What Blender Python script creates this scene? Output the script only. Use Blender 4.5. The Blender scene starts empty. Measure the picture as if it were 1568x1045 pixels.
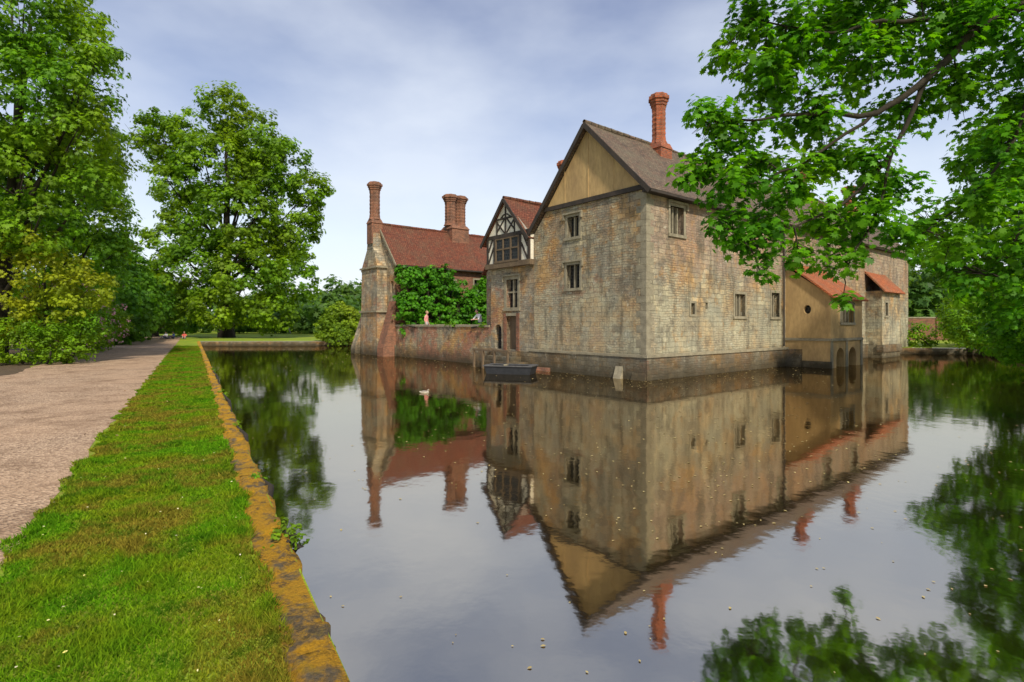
import bpy, bmesh, math, random
import numpy as np
from mathutils import Vector, Matrix
from mathutils.geometry import tessellate_polygon
random.seed(5)
rng = np.random.default_rng(7)
scene = bpy.context.scene
COL = scene.collection

# ------------------------------------------------------------------ helpers
def add_obj(name, data, parent=None):
    o = bpy.data.objects.new(name, data)
    COL.objects.link(o)
    if parent is not None:
        o.parent = parent
    return o

def empty(name):
    e = bpy.data.objects.new(name, None)
    e.empty_display_size = 0.5
    COL.objects.link(e)
    return e

class MB:
    def __init__(self):
        self.v = []; self.f = []; self.m = []
    def add(self, vs, fs, mat=0):
        o = len(self.v)
        self.v += [tuple(x) for x in vs]
        for f in fs:
            self.f.append([i + o for i in f]); self.m.append(mat)
    def hexa(self, c8, mat=0):
        self.add(c8, [(0,1,2,3),(7,6,5,4),(0,4,5,1),(1,5,6,2),(2,6,7,3),(3,7,4,0)], mat)
    def box(self, F, u0,u1,z0,z1,d0,d1, mat=0):
        self.hexa([F(u0,z0,d0),F(u1,z0,d0),F(u1,z0,d1),F(u0,z0,d1),
                   F(u0,z1,d0),F(u1,z1,d0),F(u1,z1,d1),F(u0,z1,d1)], mat)
    def beam(self, F, p0, p1, w, d0, d1, mat=0):
        a = Vector(p0); b = Vector(p1); t = (b-a).normalized(); n = Vector((-t.y, t.x))*w/2
        q = [a-n, b-n, b+n, a+n]
        self.hexa([F(x.x,x.y,d0) for x in q] + [F(x.x,x.y,d1) for x in q], mat)
    def prism(self, c, rs, zs, n=8, mat=0, rot=0.0, caps=True, star=0.0):
        vs = []; fs = []
        for r, z in zip(rs, zs):
            for i in range(n):
                a = 2*math.pi*i/n + rot
                rr = r*(1 - (star if i % 2 else 0))
                vs.append((c[0]+rr*math.cos(a), c[1]+rr*math.sin(a), z))
        for j in range(len(rs)-1):
            for i in range(n):
                k = (i+1) % n
                fs.append((j*n+i, j*n+k, (j+1)*n+k, (j+1)*n+i))
        if caps:
            fs.append(tuple(range(n-1,-1,-1))); fs.append(tuple(range((len(rs)-1)*n, len(rs)*n)))
        self.add(vs, fs, mat)
    def tube(self, pts, rad, n=8, mat=0):
        pts = [Vector(p) for p in pts]; vs = []; fs = []
        for i, p in enumerate(pts):
            t = (pts[min(i+1,len(pts)-1)] - pts[max(i-1,0)]).normalized()
            x = t.cross(Vector((0.31,0.2,0.93)))
            if x.length < 1e-3: x = t.cross(Vector((1,0,0)))
            x.normalize(); y = t.cross(x)
            for k in range(n):
                a = 2*math.pi*k/n
                vs.append(p + (x*math.cos(a)+y*math.sin(a))*rad[i])
        for j in range(len(pts)-1):
            for k in range(n):
                k2 = (k+1) % n
                fs.append((j*n+k, j*n+k2, (j+1)*n+k2, (j+1)*n+k))
        self.add(vs, fs, mat)
    def obj(self, name, mats, parent=None, smooth=False):
        me = bpy.data.meshes.new(name)
        me.from_pydata(self.v, [], self.f)
        for m in mats: me.materials.append(m)
        me.polygons.foreach_set('material_index', self.m)
        if smooth: me.polygons.foreach_set('use_smooth', [True]*len(self.f))
        me.update()
        uv = me.uv_layers.new(name='UVMap')
        up = Vector((0,0,1))
        for p in me.polygons:
            n = p.normal
            if abs(n.z) > 0.97 or n.length < 1e-6:
                h = Vector((1,0,0)); w = Vector((0,1,0))
            else:
                h = up.cross(n).normalized(); w = n.cross(h)
                if w.z < 0: w = -w
            for li in p.loop_indices:
                co = me.vertices[me.loops[li].vertex_index].co
                uv.data[li].uv = (co.dot(h), co.dot(w))
        return add_obj(name, me, parent)

def wall(mb, F, outer, holes, mat, glass, depth=0.2):
    polys = [[Vector((x,y,0)) for x,y in outer]] + [[Vector((x,y,0)) for x,y in h] for h in holes]
    flat = [p for pl in polys for p in pl]
    tris = tessellate_polygon(polys)
    mb.add([F(p.x,p.y,0) for p in flat], [tuple(t) for t in tris], mat)
    for h in holes:
        n = len(h)
        vs = [F(x,y,0) for x,y in h] + [F(x,y,-depth) for x,y in h]
        mb.add(vs, [(i,(i+1)%n,n+(i+1)%n,n+i) for i in range(n)], mat)
        mb.add([F(x,y,-depth) for x,y in h], [tuple(range(n))], glass)

def rect(u0,u1,z0,z1): return [(u0,z0),(u1,z0),(u1,z1),(u0,z1)]
def arch(u0,u1,z0,z1):
    r = (u1-u0)/2; c = (u0+u1)/2
    return [(u0,z0),(u1,z0)] + [(c+r*math.cos(a), z1-r+r*math.sin(a)) for a in [math.pi*i/8 for i in range(9)]]

def window(mb, F, u0,u1,z0,z1, mat, nm=1, transom=False, hood=True, fw=0.13):
    mb.box(F,u0-fw,u0,z0,z1,-0.15,0.025,mat); mb.box(F,u1,u1+fw,z0,z1,-0.15,0.025,mat)
    mb.box(F,u0-fw,u1+fw,z1,z1+fw,-0.15,0.027,mat); mb.box(F,u0-fw-0.03,u1+fw+0.03,z0-fw,z0,-0.15,0.07,mat)
    for i in range(nm):
        c = u0+(u1-u0)*(i+1)/(nm+1)
        mb.box(F,c-0.04,c+0.04,z0,z1,-0.22,-0.09,mat)
    if transom:
        c = z0+(z1-z0)*0.55
        mb.box(F,u0,u1,c-0.04,c+0.04,-0.215,-0.095,mat)
    if hood:
        mb.box(F,u0-fw-0.1,u1+fw+0.1,z1+fw+0.003,z1+fw+0.085,-0.05,0.12,mat)
        mb.box(F,u0-fw-0.1,u0-fw-0.02,z1-0.1,z1+fw,-0.05,0.11,mat)
        mb.box(F,u1+fw+0.02,u1+fw+0.1,z1-0.1,z1+fw,-0.05,0.11,mat)

# ------------------------------------------------------------------ material helpers
class NT:
    def __init__(self, name):
        self.m = bpy.data.materials.new(name); self.m.use_nodes = True
        self.t = self.m.node_tree; self.t.nodes.clear()
        self.out = self.t.nodes.new('ShaderNodeOutputMaterial')
    def n(self, typ, **kw):
        nd = self.t.nodes.new(typ)
        for k, v in kw.items(): setattr(nd, k, v)
        return nd
    def l(self, a, b): self.t.links.new(a, b)
    def setin(self, sock, v):
        if isinstance(v, bpy.types.NodeSocket): self.l(v, sock)
        elif isinstance(v, (tuple, list)) and len(v) == 3 and sock.type == 'RGBA': sock.default_value = (*v, 1)
        else: sock.default_value = v
    def mix(self, f, a, b, blend='MIX'):
        nd = self.n('ShaderNodeMix', data_type='RGBA', blend_type=blend)
        self.setin(nd.inputs[0], f); self.setin(nd.inputs[6], a); self.setin(nd.inputs[7], b)
        return nd.outputs[2]
    def math(self, op, a, b=0.0, clamp=False):
        nd = self.n('ShaderNodeMath', operation=op, use_clamp=clamp)
        self.setin(nd.inputs[0], a); self.setin(nd.inputs[1], b); return nd.outputs[0]
    def vmath(self, op, a, b):
        nd = self.n('ShaderNodeVectorMath', operation=op)
        self.setin(nd.inputs[0], a); self.setin(nd.inputs[1], b); return nd.outputs[0]
    def noise(self, vec, scale, detail=3, rough=0.55, col=False):
        nd = self.n('ShaderNodeTexNoise'); self.setin(nd.inputs['Vector'], vec)
        nd.inputs['Scale'].default_value = scale; nd.inputs['Detail'].default_value = detail
        nd.inputs['Roughness'].default_value = rough
        return nd.outputs['Color' if col else 'Fac']
    def rng(self, v, a, b, c=0.0, d=1.0):
        nd = self.n('ShaderNodeMapRange'); self.setin(nd.inputs[0], v)
        for i, x in enumerate((a,b,c,d)): nd.inputs[i+1].default_value = x
        return nd.outputs[0]
    def brick(self, vec, c1, c2, mo, w, h, ms=0.01):
        nd = self.n('ShaderNodeTexBrick'); self.setin(nd.inputs['Vector'], vec)
        self.setin(nd.inputs['Color1'], c1); self.setin(nd.inputs['Color2'], c2); self.setin(nd.inputs['Mortar'], mo)
        nd.inputs['Scale'].default_value = 1; nd.inputs['Mortar Size'].default_value = ms
        nd.inputs['Mortar Smooth'].default_value = 0.3
        nd.inputs['Brick Width'].default_value = w; nd.inputs['Row Height'].default_value = h
        return nd.outputs['Color'], nd.outputs['Fac']
    def pos(self): return self.n('ShaderNodeNewGeometry').outputs['Position']
    def uv(self): return self.n('ShaderNodeTexCoord').outputs['UV']
    def bump(self, h, strength=0.5, dist=0.02):
        nd = self.n('ShaderNodeBump'); self.l(h, nd.inputs['Height'])
        nd.inputs['Strength'].default_value = strength; nd.inputs['Distance'].default_value = dist
        return nd.outputs[0]
    def done(self, col, rough=0.9, bump=None, spec=0.3, metal=0.0):
        b = self.n('ShaderNodeBsdfPrincipled')
        self.setin(b.inputs['Base Color'], col); self.setin(b.inputs['Roughness'], rough)
        b.inputs['Specular IOR Level'].default_value = spec; b.inputs['Metallic'].default_value = metal
        if bump is not None: self.l(bump, b.inputs['Normal'])
        self.l(b.outputs[0], self.out.inputs[0]); return self.m

def stone(name, ca, cb, cc, brick, bw=0.45, bh=0.22, thr=0.6, off=(0,0,0), mortar=(0.23,0.20,0.14), upper=None, ms=0.011, dirt=1.2, grey=(0.20,0.20,0.175), pale=0.0):
    g = NT(name); pos = g.pos(); uv = g.uv()
    nd = g.vmath('SUBTRACT', g.noise(pos, 2.3, 4, col=True), (0.5,0.5,0.5))
    sc = g.n('ShaderNodeVectorMath', operation='SCALE'); g.l(nd, sc.inputs[0]); sc.inputs[3].default_value = 0.20
    uvd = g.vmath('ADD', uv, sc.outputs[0])
    c1, f1 = g.brick(uvd, ca, cb, mortar, bw, bh, ms)
    c1x, f1x = g.brick(g.vmath('ADD', uvd, (bw*7, bh*12, 0)), (0.78,0.77,0.77), (1.22,1.18,1.10), (1,1,1), bw, bh, ms)
    c1 = g.mix(1.0, c1, c1x, 'MULTIPLY')
    c1b, f1b = g.brick(uvd, ca, cc, mortar, bw*0.63, bh*0.5, ms)
    po = g.vmath('ADD', pos, off)
    big = g.noise(po, 0.5, 5, 0.6)
    rubm = g.rng(g.noise(g.vmath('ADD', po, (9,3,1)), 0.6, 3), 0.5, 0.56)
    c = g.mix(rubm, c1, c1b)
    fj = g.mix(rubm, f1, f1b)
    c = g.mix(g.rng(big, 0.46, 0.58, 0, 0.9), c, g.mix(1.0, c, (1.12,0.78,0.48), 'MULTIPLY'))
    c = g.mix(g.rng(g.noise(g.vmath('ADD', po, (31,7,3)), 0.75, 5, 0.6), 0.50, 0.58, 0, 0.75), c, g.mix(0.65, c, grey))
    c2, f2 = g.brick(uv, brick, tuple(x*0.55 for x in brick), (0.28,0.24,0.18), 0.23, 0.075, 0.008)
    mask = g.rng(g.noise(g.vmath('ADD', po, (3,8,5)), 0.55, 5, 0.65), thr, thr+0.06)
    z = g.n('ShaderNodeSeparateXYZ'); g.l(pos, z.inputs[0]); z = z.outputs[2]
    if upper:
        mk = g.rng(g.math('ADD', z, g.math('MULTIPLY', g.noise(po, 0.9, 4), 3.0)), upper+1.0, upper+2.6)
        mask = g.math('MAXIMUM', mask, g.math('MULTIPLY', mk, 0.7))
    c = g.mix(g.math('MULTIPLY', mask, 0.8), c, c2)
    if pale > 0:   # limewashed, paler lower courses
        pm = g.rng(g.math('ADD', z, g.math('MULTIPLY', g.noise(po, 0.8, 5, 0.6), 4.0)), 6.2, 4.6)
        c = g.mix(g.math('MULTIPLY', pm, pale), c, (0.44,0.43,0.31))
    spk = g.noise(pos, 14, 6, 0.7)
    c = g.mix(1.0, c, g.mix(spk, (0.42,0.42,0.42), (1.5,1.49,1.47)), 'MULTIPLY')
    # rain streaks in long vertical runs
    mid = g.noise(g.vmath('MULTIPLY', pos, (1,1,0.16)), 2.4, 6, 0.72)
    c = g.mix(g.rng(mid, 0.49, 0.66, 0, 0.7), c, (0.11,0.095,0.065))
    blot = g.noise(g.vmath('ADD', po, (2,40,9)), 1.1, 6, 0.72)
    c = g.mix(g.rng(blot, 0.52, 0.62, 0, 0.6), c, (0.13,0.11,0.08))
    c = g.mix(g.rng(g.noise(g.vmath('ADD', po, (20,0,0)), 3.4, 6, 0.78), 0.57, 0.66, 0, 0.55), c, (0.56,0.53,0.41))
    c = g.mix(g.rng(g.noise(g.vmath('ADD', po, (4,4,14)), 1.6, 6, 0.8), 0.57, 0.66, 0, 0.7), c, (0.38,0.21,0.07))
    d = g.math('ADD', z, g.math('MULTIPLY', g.noise(pos, 1.7, 4), -0.9))
    c = g.mix(g.rng(d, dirt-0.5, -0.4, 0, 0.92), c, (0.05,0.04,0.022))
    h = g.math('ADD', g.math('MULTIPLY', fj, -0.8), g.math('MULTIPLY', spk, 0.9))
    return g.done(c, 0.92, g.bump(h, 1.0, 0.04))

def brickm(name, ca, cb, sooty=0.4):
    g = NT(name); pos = g.pos(); uv = g.uv()
    c, f = g.brick(uv, ca, cb, (0.26,0.19,0.13), 0.23, 0.085, 0.010)
    c = g.mix(1.0, c, g.mix(g.noise(pos, 9, 5, 0.7), (0.45,0.45,0.45), (1.5,1.5,1.5)), 'MULTIPLY')
    c = g.mix(g.rng(g.noise(pos, 1.6, 5, 0.7), 0.46, 0.66, 0, sooty), c, (0.07,0.05,0.04))
    return g.done(c, 0.9, g.bump(g.math('MULTIPLY', f, -1.0), 0.8, 0.03))

def tile(name, ca, cb, lich, rw=0.17, rh=0.14):
    g = NT(name); pos = g.pos(); uv = g.uv()
    nd = g.vmath('SUBTRACT', g.noise(pos, 1.1, 3, col=True), (0.5,0.5,0.5))
    sc = g.n('ShaderNodeVectorMath', operation='SCALE'); g.l(nd, sc.inputs[0]); sc.inputs[3].default_value = 0.06
    c, f = g.brick(g.vmath('ADD', uv, sc.outputs[0]), ca, cb, tuple(x*0.3 for x in ca), rw, rh, 0.010)
    c = g.mix(g.rng(g.noise(pos, 0.8, 5, 0.7), 0.45, 0.7, 0, 0.8), c, lich)
    c = g.mix(g.rng(g.noise(pos, 9, 4, 0.7), 0.45, 0.65, 0, 0.7), c, tuple(x*0.5 for x in ca))
    c = g.mix(g.rng(g.noise(g.vmath('ADD',pos,(5,5,5)), 7, 4, 0.7), 0.58, 0.66, 0, 0.6), c, tuple(min(1,x*2.0) for x in lich))
    s = g.n('ShaderNodeSeparateXYZ'); g.l(uv, s.inputs[0])
    saw = g.math('FRACT', g.math('DIVIDE', s.outputs[1], rh))
    h = g.math('SUBTRACT', g.math('MULTIPLY', saw, -0.6), f)
    return g.done(c, 0.85, g.bump(h, 1.0, 0.035))

def plain(name, c1, c2, scale=4, rough=0.9, bs=0.3, dist=0.01, stretch=(1,1,1), spec=0.3):
    g = NT(name); p = g.vmath('MULTIPLY', g.pos(), stretch)
    n = g.noise(p, scale, 6, 0.65)
    c = g.mix(g.rng(n, 0.3, 0.7), c1, c2)
    n2 = g.noise(p, scale*7, 4, 0.6)
    c = g.mix(1.0, c, g.mix(n2, (0.65,0.65,0.65), (1.35,1.35,1.35)), 'MULTIPLY')
    return g.done(c, rough, g.bump(g.math('ADD', n, n2), bs, dist), spec)

def leafmat(name, dark, light, yel, trans=0.4, vs=0.25):
    g = NT(name); pos = g.pos()
    at = g.n('ShaderNodeAttribute', attribute_name='tint').outputs['Fac']
    c = g.mix(at, dark, light)
    c = g.mix(g.rng(g.noise(pos, vs, 3), 0.42, 0.66, 0, 0.65), c, g.mix(at, tuple(x*0.4 for x in yel), yel))
    d = g.n('ShaderNodeBsdfPrincipled'); g.l(c, d.inputs['Base Color']); d.inputs['Roughness'].default_value = 0.5
    d.inputs['Specular IOR Level'].default_value = 0.2
    t = g.n('ShaderNodeBsdfTranslucent'); g.l(g.mix(1.0, c, (1.9,1.75,0.4), 'MULTIPLY'), t.inputs[0])
    m = g.n('ShaderNodeMixShader'); m.inputs[0].default_value = trans
    g.l(d.outputs[0], m.inputs[1]); g.l(t.outputs[0], m.inputs[2]); g.l(m.outputs[0], g.out.inputs[0])
    return g.m

M = {}
M['stoneg'] = stone('gable_stone', (0.45,0.40,0.27), (0.30,0.27,0.19), (0.36,0.25,0.14), (0.42,0.21,0.11), thr=0.58, off=(3,1,0), pale=0.4)
M['stoner'] = stone('side_stone', (0.50,0.45,0.31), (0.33,0.30,0.21), (0.42,0.31,0.18), (0.46,0.27,0.20), thr=0.64, off=(11,4,2), upper=4.6, pale=0.45)
M['stonen'] = stone('north_stone', (0.45,0.39,0.28), (0.30,0.27,0.20), (0.38,0.26,0.16), (0.42,0.17,0.09), thr=0.56, off=(1,14,2))
M['plinth'] = stone('plinth_stone', (0.30,0.27,0.20), (0.18,0.16,0.11), (0.22,0.15,0.09), (0.28,0.13,0.08), thr=0.60, off=(7,7,7), dirt=1.25)
M['yardw'] = stone('yard_wall_stone', (0.46,0.39,0.24), (0.32,0.27,0.18), (0.44,0.22,0.12), (0.48,0.16,0.09), bw=0.3, bh=0.13, thr=0.49, off=(5,2,9), dirt=1.0)
M['brick'] = brickm('red_brick', (0.46,0.11,0.04), (0.27,0.065,0.03), 0.45)
M['brickd'] = brickm('brown_brick', (0.31,0.12,0.065), (0.19,0.08,0.045), 0.6)
M['dress'] = plain('stone_dressing', (0.33,0.29,0.20), (0.18,0.155,0.105), 3, 0.9, 0.5, 0.015)
M['plaster'] = plain('buff_render', (0.52,0.35,0.15), (0.34,0.225,0.105), 1.2, 0.9, 0.4, 0.015,(1,1,.35))
M['white'] = plain('cream_plaster', (0.76,0.71,0.58), (0.58,0.53,0.42), 2, 0.9, 0.2, 0.01)
M['timber'] = plain('dark_timber', (0.030,0.025,0.02), (0.06,0.045,0.035), 3, 0.75, 0.5, 0.01, (1,1,0.3))
M['oak'] = plain('weathered_oak', (0.17,0.12,0.07), (0.10,0.07,0.045), 4, 0.8, 0.5, 0.01, (1,1,0.3))
M['tiler'] = tile('red_clay_tiles', (0.23,0.07,0.035), (0.12,0.04,0.025), (0.13,0.08,0.045))
M['tileo'] = tile('orange_clay_tiles', (0.50,0.14,0.045), (0.32,0.09,0.035), (0.22,0.13,0.07))
M['tileb'] = tile('weathered_tiles', (0.19,0.12,0.08), (0.09,0.068,0.05), (0.16,0.14,0.09))
M['barkd'] = plain('dark_bark', (0.025,0.02,0.014), (0.05,0.04,0.027), 7, 0.95, 0.8, 0.02)
def glassm():
    g = NT('leaded_glass'); uv = g.uv()
    c, f = g.brick(uv, (0.012,0.014,0.016), (0.028,0.03,0.032), (0.06,0.055,0.05), 0.16, 0.16, 0.01)
    return g.done(c, g.rng(f, 0, 1, 0.25, 0.7), g.bump(g.noise(g.pos(), 6, 2), 0.2, 0.01), 0.25)
M['glass'] = glassm()

# ------------------------------------------------------------------ leaves
STAR = [(0,-.55,0),(.16,-.2,.05),(.5,-.28,0),(.27,.02,.06),(.48,.32,-.05),(.14,.24,.05),(0,.6,0),(-.17,.22,.05),(-.5,.27,-.05),(-.25,0,.06),(-.46,-.33,0),(-.13,-.22,.05)]
MAPLE = [(0,-.5,0),(.1,-.32,.02),(.36,-.42,-.04),(.3,-.16,.03),(.56,-.02,-.06),(.34,.1,.03),(.4,.36,-.05),(.16,.26,.03),(0,.62,-.06),(-.16,.26,.03),(-.4,.36,-.05),(-.34,.1,.03),(-.56,-.02,-.06),(-.3,-.16,.03),(-.36,-.42,-.04),(-.1,-.32,.02)]
OVAL = [(0,-.5,0),(.25,-.22,.05),(.3,.1,.05),(0,.6,-.05),(-.3,.1,.05),(-.25,-.22,.05)]
def leaf_mesh(name, P, Nn, size, tmpl, mat, tint, parent=None):
    n = len(P); tm = np.array(tmpl); k = len(tm)
    Nn = Nn/np.maximum(np.linalg.norm(Nn,axis=1,keepdims=True),1e-6)
    T = np.cross(Nn, rng.normal(size=(n,3))); T /= np.maximum(np.linalg.norm(T,axis=1,keepdims=True),1e-6)
    B = np.cross(Nn, T)
    V = P[:,None,:] + size[:,None,None]*(tm[None,:,0,None]*T[:,None,:]+tm[None,:,1,None]*B[:,None,:]+tm[None,:,2,None]*Nn[:,None,:])
    me = bpy.data.meshes.new(name)
    me.vertices.add(n*k); me.vertices.foreach_set('co', V.astype(np.float32).ravel())
    me.loops.add(n*k); me.loops.foreach_set('vertex_index', np.arange(n*k, dtype=np.int32))
    me.polygons.add(n); me.polygons.foreach_set('loop_start', np.arange(0,n*k,k, dtype=np.int32))
    me.update(calc_edges=True)
    a = me.attributes.new('tint','FLOAT','POINT'); a.data.foreach_set('value', np.repeat(tint,k).astype(np.float32))
    me.materials.append(mat)
    return add_obj(name, me, parent)

def clumps(lobes, dens, cr, per, zmin=None, flat=0.7, inner=0.7):
    C = []; D = []
    L = [(np.array(l[:3],float), float(l[3])) for l in lobes]
    for i,(c,r) in enumerate(L):
        n = max(6, int(4*math.pi*r*r*dens))
        d = rng.normal(size=(n,3)); d /= np.linalg.norm(d,axis=1,keepdims=True)
        rad = r*rng.uniform(inner,1.06,size=(n,1))
        p = c + d*rad*np.array([1,1,0.9])
        keep = np.ones(n,bool)
        for j,(c2,r2) in enumerate(L):
            if j != i: keep &= np.linalg.norm(p-c2,axis=1) > r2*0.62
        C.append(p[keep]); D.append(d[keep])
    C = np.concatenate(C); D = np.concatenate(D)
    m = len(C)
    rr = cr*rng.uniform(0.5,1.35,size=m)
    idx = np.repeat(np.arange(m), per)
    g = rng.normal(size=(len(idx),3)); g /= np.linalg.norm(g,axis=1,keepdims=True)
    rad = rr[idx]*rng.uniform(0.15,1.0,size=len(idx))**0.5
    P = C[idx] + g*rad[:,None]*np.array([1,1,flat])
    Nn = g*0.8 + D[idx]*0.4 + np.array([0,0,0.6]) + rng.normal(size=P.shape)*0.4
    ct = rng.uniform(0,1,size=m)
    tint = np.clip(0.6*ct[idx] + 0.4*rng.uniform(0,1,size=len(idx)),0,1)
    if zmin is not None:
        k = P[:,2] > zmin; P,Nn,tint = P[k],Nn[k],tint[k]
    return P,Nn,tint

def make_tree(name, base, lobes, mat, leaf, dens, cr, per, tr=0.5, tmpl=STAR, zmin=0.55, trunk=True, inner=0.7):
    e = empty(name)
    P,Nn,t = clumps(lobes, dens, cr, per, zmin, inner=inner)
    leaf_mesh('foliage', P, Nn, leaf*rng.uniform(0.6,1.3,size=len(P)), tmpl, mat, t, e)
    mb = MB(); b = Vector(base)
    top = max(l[2] for l in lobes)
    cx = sum(l[0] for l in lobes)/len(lobes); cy = sum(l[1] for l in lobes)/len(lobes)
    if trunk:
        pts = []; rad = []
        for i in range(9):
            f = i/8
            pts.append((b.x+(cx-b.x)*f*0.8+random.uniform(-.1,.1)*tr*2, b.y+(cy-b.y)*f*0.8, b.z-0.1+(top-b.z)*f*0.9))
            rad.append(tr*(1.5 if i==0 else 1.0)*(1-0.85*f))
        mb.tube(pts, rad, 10)
        for l in lobes:
            c = Vector(l[:3]); zz = b.z+(c.z-b.z)*0.45
            f = min(1,max(0,(zz-b.z)/((top-b.z)*0.9))); i0 = min(7,int(f*8)); ff = f*8-i0
            s = Vector(pts[i0]).lerp(Vector(pts[i0+1]), ff)
            mid = s.lerp(c,0.5)+Vector((0,0,-0.1*(c-s).length*0.5))+Vector([random.uniform(-.3,.3)*tr for _ in range(3)])
            r0 = tr*0.36*(1-f*0.6)
            mb.tube([s,mid,c,c+(c-mid)*0.25],[r0,r0*0.5,r0*0.2,r0*0.05],6)
            for q in range(5):
                d = Vector((random.gauss(0,1),random.gauss(0,1),random.gauss(0.2,0.8))).normalized()
                mb.tube([mid.lerp(c,0.6),mid.lerp(c,0.8)+d*l[3]*0.5,c+d*l[3]*0.8],[r0*0.17,r0*0.1,r0*0.03],5)
    else:
        for l in lobes:
            c = Vector(l[:3]); s = Vector((c.x*0.7+b.x*0.3,c.y*0.7+b.y*0.3,b.z-0.1))
            mb.tube([s,s.lerp(c,0.6)+Vector((.1,0,0)),c],[0.06,0.04,0.015],6)
    mb.obj('trunk_and_limbs', [M['barkd']], e, True)
    return e

G_dark = leafmat('foliage_deep', (0.013,0.05,0.005), (0.10,0.26,0.013), (0.17,0.32,0.013))
G_mid = leafmat('foliage_mid', (0.018,0.07,0.005), (0.17,0.38,0.012), (0.33,0.46,0.014))
G_lime = leafmat('foliage_lime', (0.018,0.06,0.005), (0.19,0.37,0.012), (0.32,0.45,0.014), vs=0.12)
G_yel = leafmat('foliage_yellow', (0.11,0.17,0.010), (0.36,0.46,0.018), (0.46,0.44,0.02))
G_map = leafmat('sycamore_leaf', (0.015,0.075,0.005), (0.12,0.36,0.010), (0.24,0.50,0.012), 0.5, 0.6)
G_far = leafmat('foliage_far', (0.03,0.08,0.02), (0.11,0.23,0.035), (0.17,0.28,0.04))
G_ivy = leafmat('ivy_leaf', (0.015,0.08,0.005), (0.10,0.33,0.012), (0.14,0.38,0.012), 0.3, 0.8)

# ------------------------------------------------------------------ ground, moat, path
def EX(y): return 0.796-0.59*y
moat = [(EX(-8),-8),(EX(57.5),57.5),(-18,58.5),(-4,59),(6,60),(29,42.5),(36,40.5),(34,37),(31,29),(9,2),(9,-8)]
GZ = 0.5
g = NT('lawn_ground'); pos = g.pos()
c = g.mix(g.rng(g.noise(pos,0.7,4),0.35,0.65), (0.13,0.24,0.010), (0.26,0.32,0.015))
c = g.mix(g.rng(g.noise(pos,2.2,5,0.7),0.48,0.7,0,0.85), c, (0.22,0.15,0.03))
c = g.mix(1.0, c, g.mix(g.noise(pos,30,4,0.7),(0.4,0.4,0.4),(1.6,1.6,1.6)),'MULTIPLY')
M['lawn'] = g.done(c,0.95,g.bump(g.noise(pos,40,4),0.8,0.03))
R = 1800
outer = [Vector((-R,-R,0)),Vector((R,-R,0)),Vector((R,R,0)),Vector((-R,R,0))]
hole = [Vector((x,y,0)) for x,y in moat]
tris = tessellate_polygon([outer,hole]); flat = outer+hole
mb = MB(); mb.add([(p.x,p.y,GZ) for p in flat],[tuple(t) for t in tris]); mb.obj('ground',[M['lawn']])

M['bankw'] = stone('moat_wall_stone', (0.22,0.18,0.11),(0.16,0.13,0.08),(0.2,0.12,0.05),(0.25,0.12,0.06),thr=0.6,dirt=0.5)
mb = MB(); n = len(moat)
for i in range(n):
    a, b = moat[i], moat[(i+1)%n]
    mb.add([(a[0],a[1],-1.2),(b[0],b[1],-1.2),(b[0],b[1],GZ-0.01),(a[0],a[1],GZ-0.01)],[(0,1,2,3)])
mb.obj('moat_retaining_wall',[M['bankw']])

# water
g = NT('moat_water'); pos = g.pos()
fr = g.n('ShaderNodeFresnel'); fr.inputs['IOR'].default_value = 1.33
bn = g.math('ADD', g.noise(g.vmath('MULTIPLY',pos,(1,0.7,1)),1.3,3), g.math('MULTIPLY',g.noise(pos,7,2),0.15))
bp = g.bump(bn,0.20,0.02)
g.l(bp, fr.inputs['Normal'])
fac = g.rng(fr.outputs[0],0.03,0.55,0.22,0.86)
df = g.n('ShaderNodeBsdfDiffuse')
g.l(g.mix(g.rng(g.noise(pos,0.15,4),0.35,0.65),(0.036,0.024,0.006),(0.024,0.018,0.008)), df.inputs[0])
gl = g.n('ShaderNodeBsdfGlossy'); gl.inputs[0].default_value=(0.70,0.63,0.52,1); gl.inputs['Roughness'].default_value=0.05
g.l(bp, gl.inputs['Normal'])
mx = g.n('ShaderNodeMixShader'); g.l(fac,mx.inputs[0]); g.l(df.outputs[0],mx.inputs[1]); g.l(gl.outputs[0],mx.inputs[2])
g.l(mx.outputs[0],g.out.inputs[0]); M['water']=g.m
tw = tessellate_polygon([[Vector((x,y,0)) for x,y in moat]])
mb = MB(); mb.add([(x,y,0) for x,y in moat],[tuple(t) for t in tw]); mb.obj('moat_water',[M['water']])

# path
g = NT('gravel'); pos = g.pos()
v = g.n('ShaderNodeTexVoronoi'); g.l(pos,v.inputs['Vector']); v.inputs['Scale'].default_value=38
sv_=g.n('ShaderNodeSeparateColor'); g.l(v.outputs['Color'],sv_.inputs[0])
c = g.mix(sv_.outputs[0],(0.17,0.105,0.065),(0.58,0.41,0.27))
c = g.mix(g.rng(g.noise(g.vmath('MULTIPLY',pos,(1,0.5,1)),0.5,5,0.65),0.4,0.7,0,0.5),c,(0.48,0.31,0.19))
c = g.mix(g.rng(g.noise(pos,1.3,6,0.75),0.48,0.66,0,0.75),c,(0.17,0.10,0.055))
M['gravel']=g.done(c,0.95,g.bump(v.outputs['Distance'],0.9,0.02))
M['soil']=plain('bed_soil',(0.07,0.045,0.025),(0.13,0.09,0.05),4,0.95,0.9,0.04)
def strip(name, f0, f1, y0, y1, z, mat, jit=0.06, step=0.35):
    mb = MB(); ys = np.arange(y0,y1,step); vs=[]; fs=[]
    for y in ys:
        a=f0(y)+random.uniform(-jit,jit); b=f1(y)+random.uniform(-jit,jit)
        for q in range(5): vs.append((a+(b-a)*q/4,y,z))
    for i in range(len(ys)-1):
        for q in range(4):
            o=i*5+q; fs.append((o,o+1,o+6,o+5))
    mb.add(vs,fs); return mb.obj(name,[mat])
strip('gravel_path', lambda y:-6.8-0.59*y, lambda y:-1.46-0.59*y, -8, 82, GZ+0.004, M['gravel'])
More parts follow.
